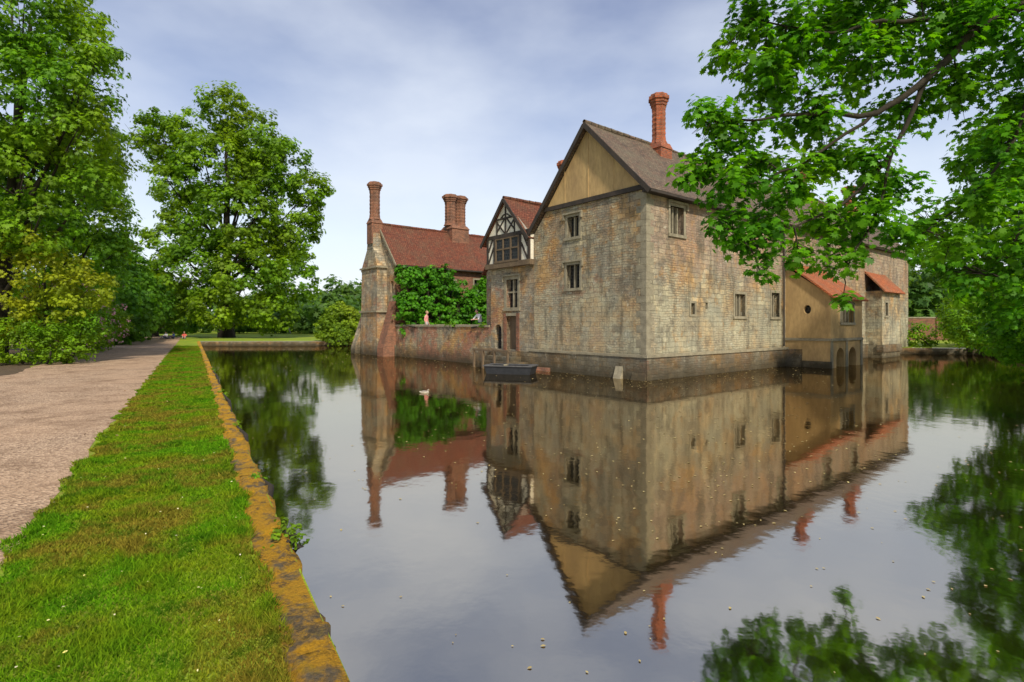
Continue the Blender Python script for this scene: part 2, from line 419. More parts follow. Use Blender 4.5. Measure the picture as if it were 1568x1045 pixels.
strip('planting_bed', lambda y:-16-0.59*y, lambda y:-6.75-0.59*y+0.2*math.sin(y*0.7), -8, 66, GZ+0.010, M['soil'],0.15)

# mossy coping
g = NT('lichen_stone'); pos=g.pos()
c = g.mix(g.rng(g.noise(pos,3.0,6,0.7),0.50,0.60),(0.52,0.27,0.012),(0.16,0.12,0.07))
c = g.mix(g.rng(g.noise(pos,7,6,0.75),0.50,0.62,0,0.5),c,(0.36,0.24,0.012))
c = g.mix(g.rng(g.noise(g.vmath('ADD',pos,(3,3,3)),9,6,0.75),0.54,0.62,0,0.8),c,(0.08,0.06,0.035))
c = g.mix(1.0,c,g.mix(g.noise(pos,45,5,0.8),(0.25,0.25,0.25),(1.65,1.65,1.65)),'MULTIPLY')
M['lichen']=g.done(c,0.95,g.bump(g.noise(pos,25,6,0.75),1.0,0.06))
mb = MB(); dirv=Vector((-0.508,0.861,0)); nrm=Vector((0.861,0.508,0))
s=0.0; p0=Vector((EX(-3),-3,0))
while s<70:
    ln=random.uniform(0.40,0.95); o=random.uniform(-0.045,0.02); zt=GZ+random.uniform(-0.03,0.035); w=random.uniform(0.19,0.26)
    nx=11; ny=7; vs=[]
    for i in range(nx):
        for j in range(ny):
            edge=(i in(0,nx-1)) or (j in(0,ny-1))
            p=p0+dirv*(s+0.004+(ln-0.008)*i/(nx-1))+nrm*(0.03+o-w+w*j/(ny-1)+(random.uniform(-.016,.012)-(0.02 if (i in(0,nx-1) and j>=ny-2) else 0)))
            vs.append((p.x,p.y,zt+.012-(0.022 if edge else 0)+random.uniform(-.012,.014)))
    fs=[(i*ny+j,(i+1)*ny+j,(i+1)*ny+j+1,i*ny+j+1) for i in range(nx-1) for j in range(ny-1)]
    k=len(vs); ring=[j for j in range(ny)]+[i*ny+ny-1 for i in range(1,nx)]+[(nx-1)*ny+j for j in range(ny-2,-1,-1)]+[i*ny for i in range(nx-2,0,-1)]
    for r in ring: vs.append((vs[r][0],vs[r][1],GZ-0.2))
    m=len(ring)
    fs+=[(ring[i],ring[(i+1)%m],k+(i+1)%m,k+i) for i in range(m)]
    mb.add(vs,fs); s+=ln
mb.obj('mossy_stone_edging',[M['lichen']],None,True)
# thin earth-and-moss bed beneath the edging stones
strip('mossy_edge_bed', lambda y:EX(y)-0.30, lambda y:EX(y)-0.012, -3, 57, GZ+0.004, M['lichen'], 0.008)

# grass blades
def grass(name, n, ymin, ymax, u0, u1, hmin, hmax):
    y = ymin*np.exp(rng.uniform(0,1,n)*math.log(ymax/ymin)) ; w=rng.uniform(u0,u1,n)
    wig = 0.05*np.sin(y*3.1)+0.05*np.sin(y*7.3+1)+0.03*np.sin(y*17+2)
    keep = (w < 2.04+wig) & (w > 0.07+wig*0.6)
    y=y[keep]; w=w[keep]; n=len(y)
    x = 0.796-0.59*y-0.2-w*1.0
    d = np.hypot(x,y)
    P = np.stack([x,y,np.full(n,GZ)],1)
    a = rng.uniform(0,2*math.pi,n); wd = 0.0035*np.clip(d/3,1,9)*rng.uniform(.7,1.4,n)
    tuft = 0.7+0.6*(np.sin(x*5+1.3*np.sin(y*3))*np.sin(y*4.1+x*2)>0.35)+0.3*(w<0.14)
    h = rng.uniform(hmin,hmax,n)*tuft; lean=rng.normal(size=(n,2))*0.6*h[:,None]
    dx=np.stack([np.cos(a)*wd,np.sin(a)*wd,np.zeros(n)],1)
    tip=P+np.stack([lean[:,0],lean[:,1],h],1)
    V=np.stack([P-dx,P+dx,tip],1)
    me=bpy.data.meshes.new(name); me.vertices.add(n*3); me.vertices.foreach_set('co',V.astype(np.float32).ravel())
    me.loops.add(n*3); me.loops.foreach_set('vertex_index',np.arange(n*3,dtype=np.int32))
    me.polygons.add(n); me.polygons.foreach_set('loop_start',np.arange(0,n*3,3,dtype=np.int32)); me.update(calc_edges=True)
    a=me.attributes.new('tint','FLOAT','POINT'); a.data.foreach_set('value',np.repeat(rng.uniform(0,1,n),3).astype(np.float32))
    return me
g = NT('grass_blades'); pos=g.pos()
at=g.n('ShaderNodeAttribute',attribute_name='tint').outputs['Fac']
c=g.mix(at,(0.05,0.16,0.006),(0.17,0.38,0.010))
c=g.mix(g.rng(g.noise(pos,0.9,5,0.6),0.44,0.60,0,0.8),c,g.mix(at,(0.12,0.17,0.01),(0.32,0.36,0.015)))
c=g.mix(g.rng(g.noise(g.vmath('ADD',pos,(7,0,0)),1.1,6,0.72),0.47,0.58,0,0.75),c,g.mix(at,(0.14,0.09,0.015),(0.36,0.25,0.04)))
c=g.mix(g.rng(g.noise(g.vmath('ADD',pos,(0,9,0)),2.8,5,0.7),0.54,0.64,0,0.65),c,(0.035,0.12,0.006))
d=g.n('ShaderNodeBsdfDiffuse'); g.l(c,d.inputs[0]); t=g.n('ShaderNodeBsdfTranslucent'); g.l(c,t.inputs[0])
mxs=g.n('ShaderNodeMixShader'); mxs.inputs[0].default_value=0.35; g.l(d.outputs[0],mxs.inputs[1]); g.l(t.outputs[0],mxs.inputs[2]); g.l(mxs.outputs[0],g.out.inputs[0])
me=grass('grass',290000,1.5,45,0.0,2.2,0.015,0.05); me.materials.append(g.m); add_obj('grass',me)
n=70; y=2.2*np.exp(rng.uniform(0,1,n)*2.0); x=0.45-0.59*y-rng.uniform(0,1.85,n)
P=np.stack([x,y,np.full(n,GZ+0.045)],1)
leaf_mesh('lawn_flowers',P,np.tile([0,0,1.0],(n,1))+rng.normal(size=(n,3))*.2,rng.uniform(0.012,0.024,n),OVAL,plain('petal',(0.7,0.6,0.1),(0.65,0.6,0.5),9),rng.uniform(0,1,n))
n=160; y=2.5*np.exp(rng.uniform(0,1,n)*2.2); x=-1.5-0.59*y-rng.uniform(-.3,4.8,n)
P=np.stack([x,y,np.full(n,GZ+0.015)],1)
leaf_mesh('fallen_leaves',P,np.tile([0,0,1.0],(n,1))+rng.normal(size=(n,3))*.3,rng.uniform(0.02,0.05,n),OVAL,plain('dry_leaf',(0.30,0.2,0.09),(0.18,0.1,0.05),9),rng.uniform(0,1,n))
lb=[(EX(yy)-0.02,yy,GZ+0.02,r_) for yy,r_ in ((4.45,.14),(4.7,.10),(6.3,.08),(9.5,.1),(14,.13),(21,.13))]
make_tree('edge_weed_plant',(EX(4.4),4.4,GZ),lb,G_mid,0.04,70,0.06,9,tmpl=OVAL,zmin=0.2,trunk=False)

# floating debris on moat
n=3200; P=[]
while len(P)<n:
    y=3.2+40*rng.uniform()**1.2; x=rng.uniform(-16,26)
    if x<EX(y)+0.1: continue
    if rng.uniform()>0.06+0.94*math.exp(-((x-1.0-0.28*y)**2)/(6+y*.8))*(0.35+0.65*max(0,math.sin(x*1.1+y*0.7+1.5*math.sin(y*1.3)))): continue
    if y<6 and rng.uniform()<0.6: continue
    P.append((x,y,0.006))
P=np.array(P)
leaf_mesh('floating_petals',P,np.tile([0,0,1.0],(n,1))+rng.normal(size=(n,3))*.05,rng.uniform(0.010,0.036,n)*(0.8+P[:,1]/12),OVAL,plain('petal_debris',(0.50,0.42,0.18),(0.28,0.19,0.07),3),rng.uniform(0,1,n))

# ------------------------------------------------------------------ manor house
def Lw(s,t,z): return (5.5-0.63*s+0.776*t, 22.2+0.776*s+0.63*t, z)
FG=lambda u,z,d: Lw(u,-d,z)       # west gable plane (t=0)
FR=lambda u,z,d: Lw(-d,u,z)       # long moat side (s=0)
house=empty('moated_manor_house')
mats=[M['stoneg'],M['glass'],M['dress'],M['stoner'],M['plaster'],M['white'],M['timber'],M['oak'],M['plinth'],M['brickd'],M['stonen']]
ST,GL,DR,SR,PL,WH,TI,OA,PN,BR,SN=range(11)
w=MB()
wall(w,FG,[(0,-1.2),(6.95,-1.2),(6.95,6.85),(5.95,7.95),(0,7.95)],[rect(3.8,4.55,6.4,7.35),rect(3.75,4.6,4.0,5.1)],ST,GL,.28)
window(w,FG,3.8,4.55,6.4,7.35,DR); window(w,FG,3.75,4.6,4.0,5.1,DR)
wins=[(1.65,2.65,6.2,7.4),(6.9,7.9,6.2,7.4),(11.5,12.4,6.2,7.4),(17.5,18.6,6.0,7.3),(22,23,6.0,7.3),
      (7.0,8.0,2.7,3.8),(10.8,11.7,2.7,4.0),(19,20,2.7,4.0)]
wall(w,FR,[(0,-1.2),(34,-1.2),(34,8.0),(0,8.0)],[rect(*a) for a in wins]+[rect(3.2,3.5,2.75,3.25),rect(4.4,4.6,3.0,3.3)],SR,GL,.28)
for i,a in enumerate(wins): window(w,FR,*a,DR,nm=2 if i in(0,1,5) else 1,hood=(i<5))
w.box(FR,3.08,3.2,2.65,3.35,-.1,.03,DR); w.box(FR,3.5,3.62,2.65,3.35,-.1,.03,DR); w.box(FR,3.2,3.5,3.25,3.35,-.1,.028,DR); w.box(FR,3.2,3.5,2.65,2.75,-.1,.028,DR)
# quoins on the near corner
z=1.05; k=0
while z<7.7:
    h=random.uniform(.26,.36); a,b=(0.5,0.28) if k%2 else (0.28,0.5)
    w.hexa([Lw(-.008,-.008,z),Lw(a,-.008,z),Lw(a,.1,z),Lw(-.008,.1,z),Lw(-.008,-.008,z+h-.012),Lw(a,-.008,z+h-.012),Lw(a,.1,z+h-.012),Lw(-.008,.1,z+h-.012)],DR)
    w.hexa([Lw(-.007,.1,z),Lw(.1,.1,z),Lw(.1,b,z),Lw(-.007,b,z),Lw(-.007,.1,z+h-.012),Lw(.1,.1,z+h-.012),Lw(.1,b,z+h-.012),Lw(-.007,b,z+h-.012)],DR)
    z+=h; k+=1
w.add([FG(0.1,7.95,0.03),FG(6.0,7.95,0.03),FG(3.2,11.25,0.03)],[(0,1,2)],PL)
w.box(FG,-0.05,6.1,7.86,8.06,-.02,.10,TI)
w.beam(FG,(3.2,8.0),(3.2,11.2),.05,0.03,0.05,PL)
w.beam(FG,(1.7,8.05),(1.7,9.6),.04,0.03,0.045,PL); w.beam(FG,(4.7,8.05),(4.7,9.6),.04,0.03,0.045,PL)
for q in (2.7,3.5): w.box(FG,q,q+.2,9.1,9.7,0.02,0.036,PL)
w.add([Lw(6.95,0,-1),Lw(6.95,34,-1),Lw(6.95,34,6.85),Lw(6.95,0,6.85)],[(0,1,2,3)],SR)
w.add([Lw(0,34,-1),Lw(6.95,34,-1),Lw(6.95,34,6.85),Lw(3.2,34,11.3),Lw(0,34,8.0)],[(0,1,2,3,4)],SR)
# plinths
w.box(FR,-.14,12.45,-1.2,.93,-.05,.14,PN); w.box(FR,-.2,12.45,.93,1.05,-.05,.19,DR)
w.box(FR,16.9,24.6,-1.2,.93,-.05,.14,PN); w.box(FR,16.9,24.6,.93,1.05,-.05,.19,DR)
w.box(FG,0.05,7.2,-1.2,.93,-.05,.139,PN); w.box(FG,0.05,7.2,.93,1.03,-.05,.175,DR)
def wedge(mb,F,u0,u1,z0,z1,d,mat):
    mb.add([F(u0,z0,0),F(u1,z0,0),F(u1,z0,d),F(u0,z0,d),F(u0,z1,0.02),F(u1,z1,0.02),F(u1,z0+(z1-z0)*.35,d),F(u0,z0+(z1-z0)*.35,d)],
           [(0,1,2,3),(4,5,6,7),(0,1,5,4),(3,2,6,7),(0,3,7,4),(1,2,6,5)],mat)
wedge(w,FG,1.1,1.5,-1,.85,.45,DR); wedge(w,FG,-.1,.6,-1,.55,.5,PN); wedge(w,FG,3.4,4.2,-1,.35,.35,PN); wedge(w,FG,5.6,6.6,-1,.4,.5,BR)
# ---- porch: stone below, timber above
wall(w,FG,[(6.95,-1.2),(10.6,-1.2),(10.6,5.45),(6.95,5.45)],[rect(8.25,9.2,3.2,4.7),rect(8.35,9.2,0.95,2.75),arch(9.65,10.25,.95,2.3)],SN,GL,.3)
window(w,FG,8.25,9.2,3.2,4.7,DR,nm=1,transom=True,fw=.18)
w.box(FG,8.12,8.35,.9,2.9,-.2,.04,BR); w.box(FG,9.2,9.42,.9,2.9,-.2,.04,BR); w.box(FG,8.35,9.2,2.75,2.9,-.2,.042,DR)
w.box(FG,8.38,9.17,.96,2.74,-.27,-.22,OA)
w.box(FG,7.0,10.75,-1.2,.9,-.05,.15,PN)
FT=lambda u,z,d: Lw(u,-0.25-d,z)
w.box(FT,7.0,10.62,5.42,7.0,-1.5,-.001,WH)
w.add([FT(7.0,7.0,-.002),FT(10.62,7.0,-.002),FT(8.95,8.9,-.002)],[(0,1,2)],WH)
w.box(FT,6.92,10.72,5.35,5.62,-.3,.07,OA)
w.box(FT,6.98,10.66,6.95,7.15,-.05,.06,TI)
for q in (7.06,7.72,9.92,10.54): w.box(FT,q-.07,q+.07,5.62,6.95,-.05,.05,TI)
for a,b in (((7.14,5.65),(7.64,6.5)),((7.14,6.3),(7.5,6.95)),((10.46,5.65),(10.0,6.5)),((10.46,6.3),(10.1,6.95))): w.beam(FT,a,b,.10,-.02,.04,TI)
w.box(FT,7.8,9.84,5.7,6.9,-.03,.012,GL)
for q in (7.85,8.5,9.15,9.79): w.box(FT,q-.05,q+.05,5.62,6.95,-.02,.055,OA)
w.box(FT,7.8,9.84,6.3,6.38,-.02,.05,OA); w.box(FT,7.8,9.84,5.62,5.72,-.02,.09,OA); w.box(FT,7.8,9.84,6.87,6.95,-.02,.052,OA)
w.beam(FT,(8.95,7.15),(8.95,8.8),.09,-.02,.045,TI)
for sg in(-1,1):
    w.beam(FT,(8.95+sg*.1,7.2),(8.95+sg*.75,7.85),.08,-.02,.04,TI)
    w.beam(FT,(8.95+sg*.75,7.3),(8.95+sg*.1,7.95),.08,-.02,.038,TI)
    w.beam(FT,(8.95+sg*.75,7.15),(8.95+sg*.75,7.95),.08,-.02,.042,TI)
    w.beam(FT,(8.95+sg*.1,8.2),(8.95+sg*.42,8.02),.07,-.02,.036,TI)
w.beam(FT,(8.1,7.98),(9.8,7.98),.09,-.02,.044,TI)
w.add([Lw(10.6,0,-1),Lw(10.6,8,-1),Lw(10.6,8,6.9),Lw(10.6,0,6.9)],[(0,1,2,3)],SN)
w.add([Lw(10.6,.5,1),Lw(11.7,.5,1),Lw(11.7,.5,5.3),Lw(10.6,.5,6.5)],[(0,1,2,3)],SN)
w.add([Lw(11.7,.5,1),Lw(11.7,5,1),Lw(11.7,5,5.3),Lw(11.7,.5,5.3)],[(0,1,2,3)],BR)
# ---- rendered projecting bay on moat side
p=2.3; t0,t1=12.45,16.9
FB=lambda u,z,d: Lw(-u,t0-d,z)
FF=lambda u,z,d: Lw(-p-d,u,z)
ov=[(1.15+.19*math.cos(a),3.1+.24*math.sin(a)) for a in [2*math.pi*i/14 for i in range(14)]]
wall(w,FB,[(0,1.5),(p,1.5),(p,3.8),(0,5.5)],[ov],PL,GL)
w.box(FB,0,p+.06,1.42,1.56,-.05,.07,DR)
w.add([FB(0,-1,.1),FB(p,-1,.1),FB(p,1.42,0.02),FB(0,1.42,0.02)],[(0,1,2,3)],PL)
w.box(FB,0,p+.05,-1,.35,-.05,.16,PN)
wedge(w,FB,0,.9,-1,1.0,.5,PN)
wall(w,FF,[(t0,-1),(t1,-1),(t1,3.8),(t0,3.8)],[arch(13.2,14.3,-.6,1.05),arch(14.9,16.0,-.6,1.05),rect(13.8,15.6,2.4,3.4)],PL,GL,.5)
window(w,FF,13.8,15.6,2.4,3.4,DR,nm=3,hood=False)
w.box(FF,t0-.06,t1,1.42,1.56,-.05,.07,DR)
for a,b in((t0-.02,t0+.3),(14.45,14.75),(t1-.3,t1+.02)): w.box(FF,a,b,-1,1.42,-.1,.03,DR)
FB2=lambda u,z,d: Lw(-u,t1+d,z)
w.add([FB2(0,-1,0),FB2(p,-1,0),FB2(p,3.8,0),FB2(0,5.5,0)],[(0,1,2,3)],PL)
# ---- far stone turret block
q=1.0; a0,a1=24.6,28.3
w.add([Lw(0,a0,-1),Lw(-q,a0,-1),Lw(-q,a0,4.6),Lw(0,a0,4.6)],[(0,1,2,3)],SR)
FQ=lambda u,z,d: Lw(-q-d,u,z)
wall(w,FQ,[(a0,-1),(a1,-1),(a1,4.6),(a0,4.6)],[rect(25.2,25.7,2.9,3.8)],SR,GL); window(w,FQ,25.2,25.7,2.9,3.8,DR,nm=0,hood=False)
w.add([Lw(0,a1,-1),Lw(-q,a1,-1),Lw(-q,a1,4.6),Lw(0,a1,4.6)],[(0,1,2,3)],SR)
w.box(FQ,a0-.08,a1+.08,.4,.9,-.3,.1,PN)
w.obj('walls',mats,house)

# roofs
r=MB()
def slope(mb, A,B,C,D, th, mat):
    A,B,C,D=[Vector(x) for x in (A,B,C,D)]
    n=(B-A).cross(D-A).normalized()
    if n.z<0: n=-n
    n*=th
    NX=max(2,int((B-A).length/1.2)); NY=4
    def P_(i,j):
        u=i/NX; v=j/NY; a=A.lerp(B,u); d=D.lerp(C,u); x=a.lerp(d,v)
        wv=0.035*math.sin(u*NX*0.9+v*3)+0.02*math.sin(u*NX*2.3+1)
        return x+Vector((0,0,wv if 0<j else wv*.5))
    vs=[P_(i,j) for i in range(NX+1) for j in range(NY+1)]
    k=len(vs); vs+=[x-n for x in vs]
    fs=[]; W1=NY+1
    for i in range(NX):
        for j in range(NY):
            a=i*W1+j; fs.append((a,a+W1,a+W1+1,a+1)); fs.append((k+a,k+a+1,k+a+W1+1,k+a+W1))
    for i in range(NX):
        a=i*W1; fs.append((a,k+a,k+a+W1,a+W1)); a+=NY; fs.append((a,a+W1,k+a+W1,k+a))
    for j in range(NY):
        fs.append((j,j+1,k+j+1,k+j)); a=NX*W1+j; fs.append((a,k+a,k+a+1,a+1))
    mb.add(vs,fs,mat)
slope(r,Lw(-.38,-.3,7.78),Lw(-.38,34.2,7.78),Lw(3.2,34.2,11.45),Lw(3.2,-.3,11.45),.1,0)
slope(r,Lw(7.25,-.3,6.75),Lw(7.25,34.2,6.75),Lw(3.2,34.2,11.45),Lw(3.2,-.3,11.45),.1,0)
slope(r,Lw(-p-.3,t0-.15,3.65),Lw(-p-.3,t1+.15,3.65),Lw(0,t1+.15,5.75),Lw(0,t0-.15,5.75),.09,1)
slope(r,Lw(-q-.3,a0-.2,4.5),Lw(-q-.3,a1+.2,4.5),Lw(0.3,a1+.2,6.3),Lw(0.3,a0-.2,6.3),.09,1)
slope(r,Lw(6.95,-.42,6.68),Lw(6.95,7,6.68),Lw(8.95,7,9.05),Lw(8.95,-.42,9.05),.09,2)
slope(r,Lw(10.98,-.42,6.68),Lw(10.98,7,6.68),Lw(8.95,7,9.05),Lw(8.95,-.42,9.05),.09,2)
slope(r,Lw(11.95,.3,5.2),Lw(11.95,5,5.2),Lw(10.6,5,6.65),Lw(10.6,.3,6.65),.08,2)
for (s_,zz,ta,tb,mt) in ((3.2,11.47,-.3,34.2,0),(8.95,9.07,-.42,7,2)):
    t=ta
    while t<tb:
        a=Vector(Lw(s_,t,zz+random.uniform(-.015,.015))); b=Vector(Lw(s_,min(t+.42,tb),zz+random.uniform(-.015,.015))); r.tube([a,b],[.095,.095],8,mt); t+=.45
r.obj('roof',[M['tileb'],M['tileo'],M['tiler']],house)
b=MB()
b.beam(FG,(-.40,7.66),(3.2,11.33),.2,.28,.34,0); b.beam(FG,(7.27,6.62),(3.2,11.33),.2,.28,.342,0)
b.beam(FT,(6.93,6.62),(8.95,8.96),.17,.16,.22,0); b.beam(FT,(11.0,6.6),(8.95,8.96),.17,.16,.222,0)
b.box(FR,-.28,34,7.68,7.78,.0,.3,0)
b.box(FR,-.28,12,7.66,7.76,.31,.42,0)
b.tube([FR(12.0,7.7,.12),FR(12.0,1.1,.12)],[.05,.05],8,0)
b.obj('bargeboards_and_gutters',[M['timber']],house)

def chimney(mb, cx, cy, zb, ztop, rr, mat=0, twin=False, base=1.25):
    rot=math.atan2(0.63,0.776)+math.pi/4; q=math.sqrt(2)
    bs=base*(1.2 if twin else 1)
    mb.prism((cx,cy),[rr*q*bs]*2,[zb-1.2,zb+.35],4,mat,rot)
    mb.prism((cx,cy),[rr*q*(bs+.1),rr*q*(bs*.85)],[zb+.352,zb+.65],4,mat,rot)
    cs=[(cx,cy)] if not twin else [(cx+.776*e*rr*.72,cy+.63*e*rr*.72) for e in(-1,1)]
    for c0 in cs:
        r2=rr if not twin else rr*.85
        H=ztop-zb-.65
        zs=[zb+.652,zb+.8]; rs=[r2*1.05,r2*.88]
        nseg=14
        for i in range(1,nseg):
            zs.append(zb+.8+(H-.8)*i/nseg); rs.append(r2*.86*(1.0 if i%2 else .94))
        zs+=[ztop-.62,ztop-.58,ztop-.45,ztop-.44,ztop-.3,ztop-.29,ztop-.12,ztop-.1,ztop]; rs+=[r2*.88,r2*1.0,r2*1.0,r2*1.12,r2*1.12,r2*1.28,r2*1.28,r2*1.1,r2*1.02]
        mb.prism(c0,rs,zs,16,mat,0.2,True,0.13)
        mb.prism(c0,[r2*.5,r2*.5],[ztop-.02,ztop+.06],12,1)
ch=MB()
def at(s,t): x=Lw(s,t,0); return x[0],x[1]
chimney(ch,*at(2.85,4.8),10.75,13.9,.42,base=1.1)
chimney(ch,*at(9.8,5.0),9.0,12.2,.40)
chimney(ch,*at(3.2,22),11.0,13.2,.45); chimney(ch,*at(3.2,31.0),11,13.5,.5)
ch.obj('chimney_stacks',[M['brick'],M['timber']],house)

# landing steps with mooring rails
ls=MB()
ls.box(FG,7.3,10.2,-1,.35,.14,1.3,0); ls.box(FG,7.8,9.9,.35,.62,.14,.85,0); ls.box(FG,8.1,9.5,.62,.86,.14,.5,0)
for u in(7.4,8.5,9.5,10.3):
    ls.box(FG,u-.05,u+.05,-.6,1.0,1.32,1.42,1)
ls.box(FG,7.3,10.4,.90,.98,1.33,1.41,1)
ls.box(FG,10.25,10.35,.90,.98,.15,1.33,1)
ls.obj('landing_steps',[M['plinth'],M['oak']],house)

# punt
pt=empty('moored_punt'); m=MB()
def FPn(u,z,d):
    ax=Vector((0.95,-0.31,0)).normalized(); ay=Vector((0.31,0.95,0)).normalized()
    v=Vector((-0.05,25.4,0))+ax*u+ay*d; return (v.x,v.y,z)
def hull(u0,u1,ub0,ub1,w0,w1,z0,z1):
    m.add([FPn(ub0,z0,-w0),FPn(ub1,z0,-w0),FPn(ub1,z0,w0),FPn(ub0,z0,w0),FPn(u0,z1,-w1),FPn(u1,z1,-w1),FPn(u1,z1,w1),FPn(u0,z1,w1)],
      [(0,1,2,3),(0,4,5,1),(1,5,6,2),(2,6,7,3),(3,7,4,0)],0)
hull(-1.15,1.15,-1.0,1.0,.45,.55,-.15,.36)
m.box(FPn,-1.18,1.18,.36,.41,-.6,-.5,1); m.box(FPn,-1.18,1.18,.36,.41,.5,.6,1)
m.box(FPn,-1.18,-.95,.362,.408,-.5,.5,1); m.box(FPn,.95,1.18,.362,.408,-.5,.5,1)
for u in(-.35,.35): m.box(FPn,u-.14,u+.14,.24,.28,-.5,.5,1)
m.box(FPn,-.9,.9,.05,.08,-.42,.42,0)
m.box(FPn,-.15,-.02,.412,.46,-.62,-.3,2)
m.obj('hull',[plain('tarred_wood',(0.015,0.018,0.022),(0.03,0.032,0.038),5,0.6),plain('gunwale_wood',(0.06,0.06,0.065),(0.11,0.11,0.11),5,0.7),M['dress']],pt)

# courtyard wall & terrace
cw=MB()
cw.box(FG,10.6,22.2,-1.2,2.15,-.45,0,0)
u=10.75
while u<22.1:
    cw.box(FG,u,min(u+.58,22.15),2.15,2.27+random.uniform(-.02,.03),-.5,.06,1); u+=.6
cw.obj('courtyard_wall',[M['yardw'],M['dress']])
TZ=1.36
tr=MB(); tr.box(FG,7.2,27,-1,TZ,-34,-.46,0); tr.obj('courtyard_terrace',[M['gravel']])

# ------------------------------------------------------------------ north range
nr=empty('north_range_house')
w=MB()
S0,S1,SM=22.2,27.5,24.85
FN=lambda u,z,d: Lw(S0-d,u,z)
wall(w,FG,[(S0,-1.2),(S1,-1.2),(S1,6.85),(SM,9.85),(S0,6.85)],[rect(22.55,22.95,4.6,5.5)],SN,GL)
nw=[(1.5,2.3,4.3,5.5),(4.2,5.2,4.6,5.7),(7.0,8.0,4.9,5.9),(10,11,4.6,5.7),(4.2,5.2,2.0,3.4),(13,14,4.6,5.7)]
wall(w,FN,[(0,-1),(26,-1),(26,6.1),(0,6.1)],[rect(*a) for a in nw],BR,GL)
wall(w,FN,[(0,6.1),(26,6.1),(26,6.85),(0,6.85)],[],BR,GL)
for a in nw: window(w,FN,*a,DR,nm=1,hood=False)
w.add([Lw(S1,0,-1),Lw(S1,26,-1),Lw(S1,26,6.85),Lw(S1,0,6.85)],[(0,1,2,3)],SN)
w.add([Lw(S0,26,-1),Lw(S1,26,-1),Lw(S1,26,6.85),Lw(SM,26,9.85),Lw(S0,26,6.85)],[(0,1,2,3,4)],SN)
def breast(u0,u1,v0,v1,za,zb,d,mat):
    w.add([FG(u0,za,0),FG(u1,za,0),FG(u1,za,d),FG(u0,za,d),FG(v0,zb,0),FG(v1,zb,0),FG(v1,zb,d*.9),FG(v0,zb,d*.9)],
      [(0,1,2,3),(4,5,6,7),(0,1,5,4),(1,2,6,5),(2,3,7,6),(3,0,4,7)],mat)
breast(23.5,26.4,23.6,26.3,-1.2,6.6,.85,SN); breast(23.6,26.3,24.35,25.5,6.6,8.0,.78,SN); breast(24.35,25.5,24.5,25.3,8.0,9.6,.72,SN)
w.box(FG,23.45,26.45,6.5,6.62,0,.9,DR); w.box(FG,23.4,26.5,3.2,3.32,0,.92,DR)
wedge(w,FG,S0-.1,S0+.9,-1.2,4.0,1.0,BR); wedge(w,FG,27,27.9,-1.2,3.4,1.0,SN)
w.box(FG,S0-.15,S1+.1,-1.2,.8,-.05,.12,PN)
w.obj('walls',mats,nr)
r=MB()
slope(r,Lw(S0-.35,-.1,6.62),Lw(S0-.35,26.2,6.62),Lw(SM,26.2,9.98),Lw(SM,-.1,9.98),.1,0)
slope(r,Lw(S1+.35,-.1,6.62),Lw(S1+.35,26.2,6.62),Lw(SM,26.2,9.98),Lw(SM,-.1,9.98),.1,0)
t=0
while t<26: r.tube([Lw(SM,t,10.0),Lw(SM,t+.42,10.0+random.uniform(-.02,.02))],[.1,.1],8,0); t+=.45
r.box(FN,0,26,6.5,6.6,.0,.4,1)
r.beam(FG,(S0-.35,6.52),(SM,9.86),.16,.1,.15,2); r.beam(FG,(S1+.35,6.52),(SM,9.86),.16,.1,.152,2)
r.obj('roof',[M['tiler'],M['timber'],M['dress']],nr)
ch=MB()
chimney(ch,*at(24.9,-.35),9.6,13.1,.46,base=.95); chimney(ch,*at(SM,6.9),9.9,13.15,.66,twin=True,base=1.05)
ch.obj('chimney_stacks',[M['brickd'],M['timber']],nr)
# ivy / wisteria on the courtyard side
lb=[]
for i in range(130):
    t=rng.uniform(0.2,10.5); z=rng.uniform(1.6,6.1 if t<5.2 or t>7.4 else 4.8)
    lb.append((*Lw(21.6-rng.uniform(0,.9)*(1-(z-1.5)/7),t,z),rng.uniform(.45,.85)))
e=make_tree('ivy_climber',Lw(21.9,4,1.2),lb,G_ivy,0.23,3.2,.30,15,zmin=1.3,trunk=False)
lb=[(*Lw(u_,-.05+rng.uniform(-.1,.3),2.28),rng.uniform(.08,.2)) for u_ in (11.3,14.2,14.8,15.3,16.6,20.6,20.9,21.6)]
make_tree('wall_top_plants',Lw(15,0,2.2),lb,G_mid,0.08,40,0.1,9,zmin=1.9,trunk=False,tmpl=OVAL)

# ------------------------------------------------------------------ trees
lob=[(-39.7,75,32.0,3.2),(-43.6,75,28.6,3.6),(-35.6,76,28.4,3.9),(-48.4,74,29.2,2.4),(-40.1,74,23.5,5.6),(-32,75,24.4,3.9),(-28.2,75,20.8,2.8),
     (-45.4,73,21.0,3.2),(-36.5,72,16.6,5.2),(-46.8,74,13.6,2.9),(-30.6,76,14.6,3.6),(-42.8,72,9.2,4.4),(-34.7,71,8.2,5.0),(-29.8,73,8.0,3.6),
     (-45.6,74,5.0,2.8),(-38,70,4.6,3.2),(-31.5,71,4.0,3.0),(-51.3,74,27.6,1.4),(-26.5,75,20.3,1.5),(-38,80,27,4),(-36,80,13,5),(-46.2,75,25.2,3.0),(-48.6,75,26.6,1.9),(-33.5,74,20.3,3.0),(-41.5,73,15,3.5),(-45.5,75,17.2,2.6),(-28.5,75,17.6,2.2),(-46.5,75,9.4,2.6)]
make_tree('lime_tree',(-39.6,75,GZ),lob,G_lime,0.46,0.36,1.15,42,tr=0.8)
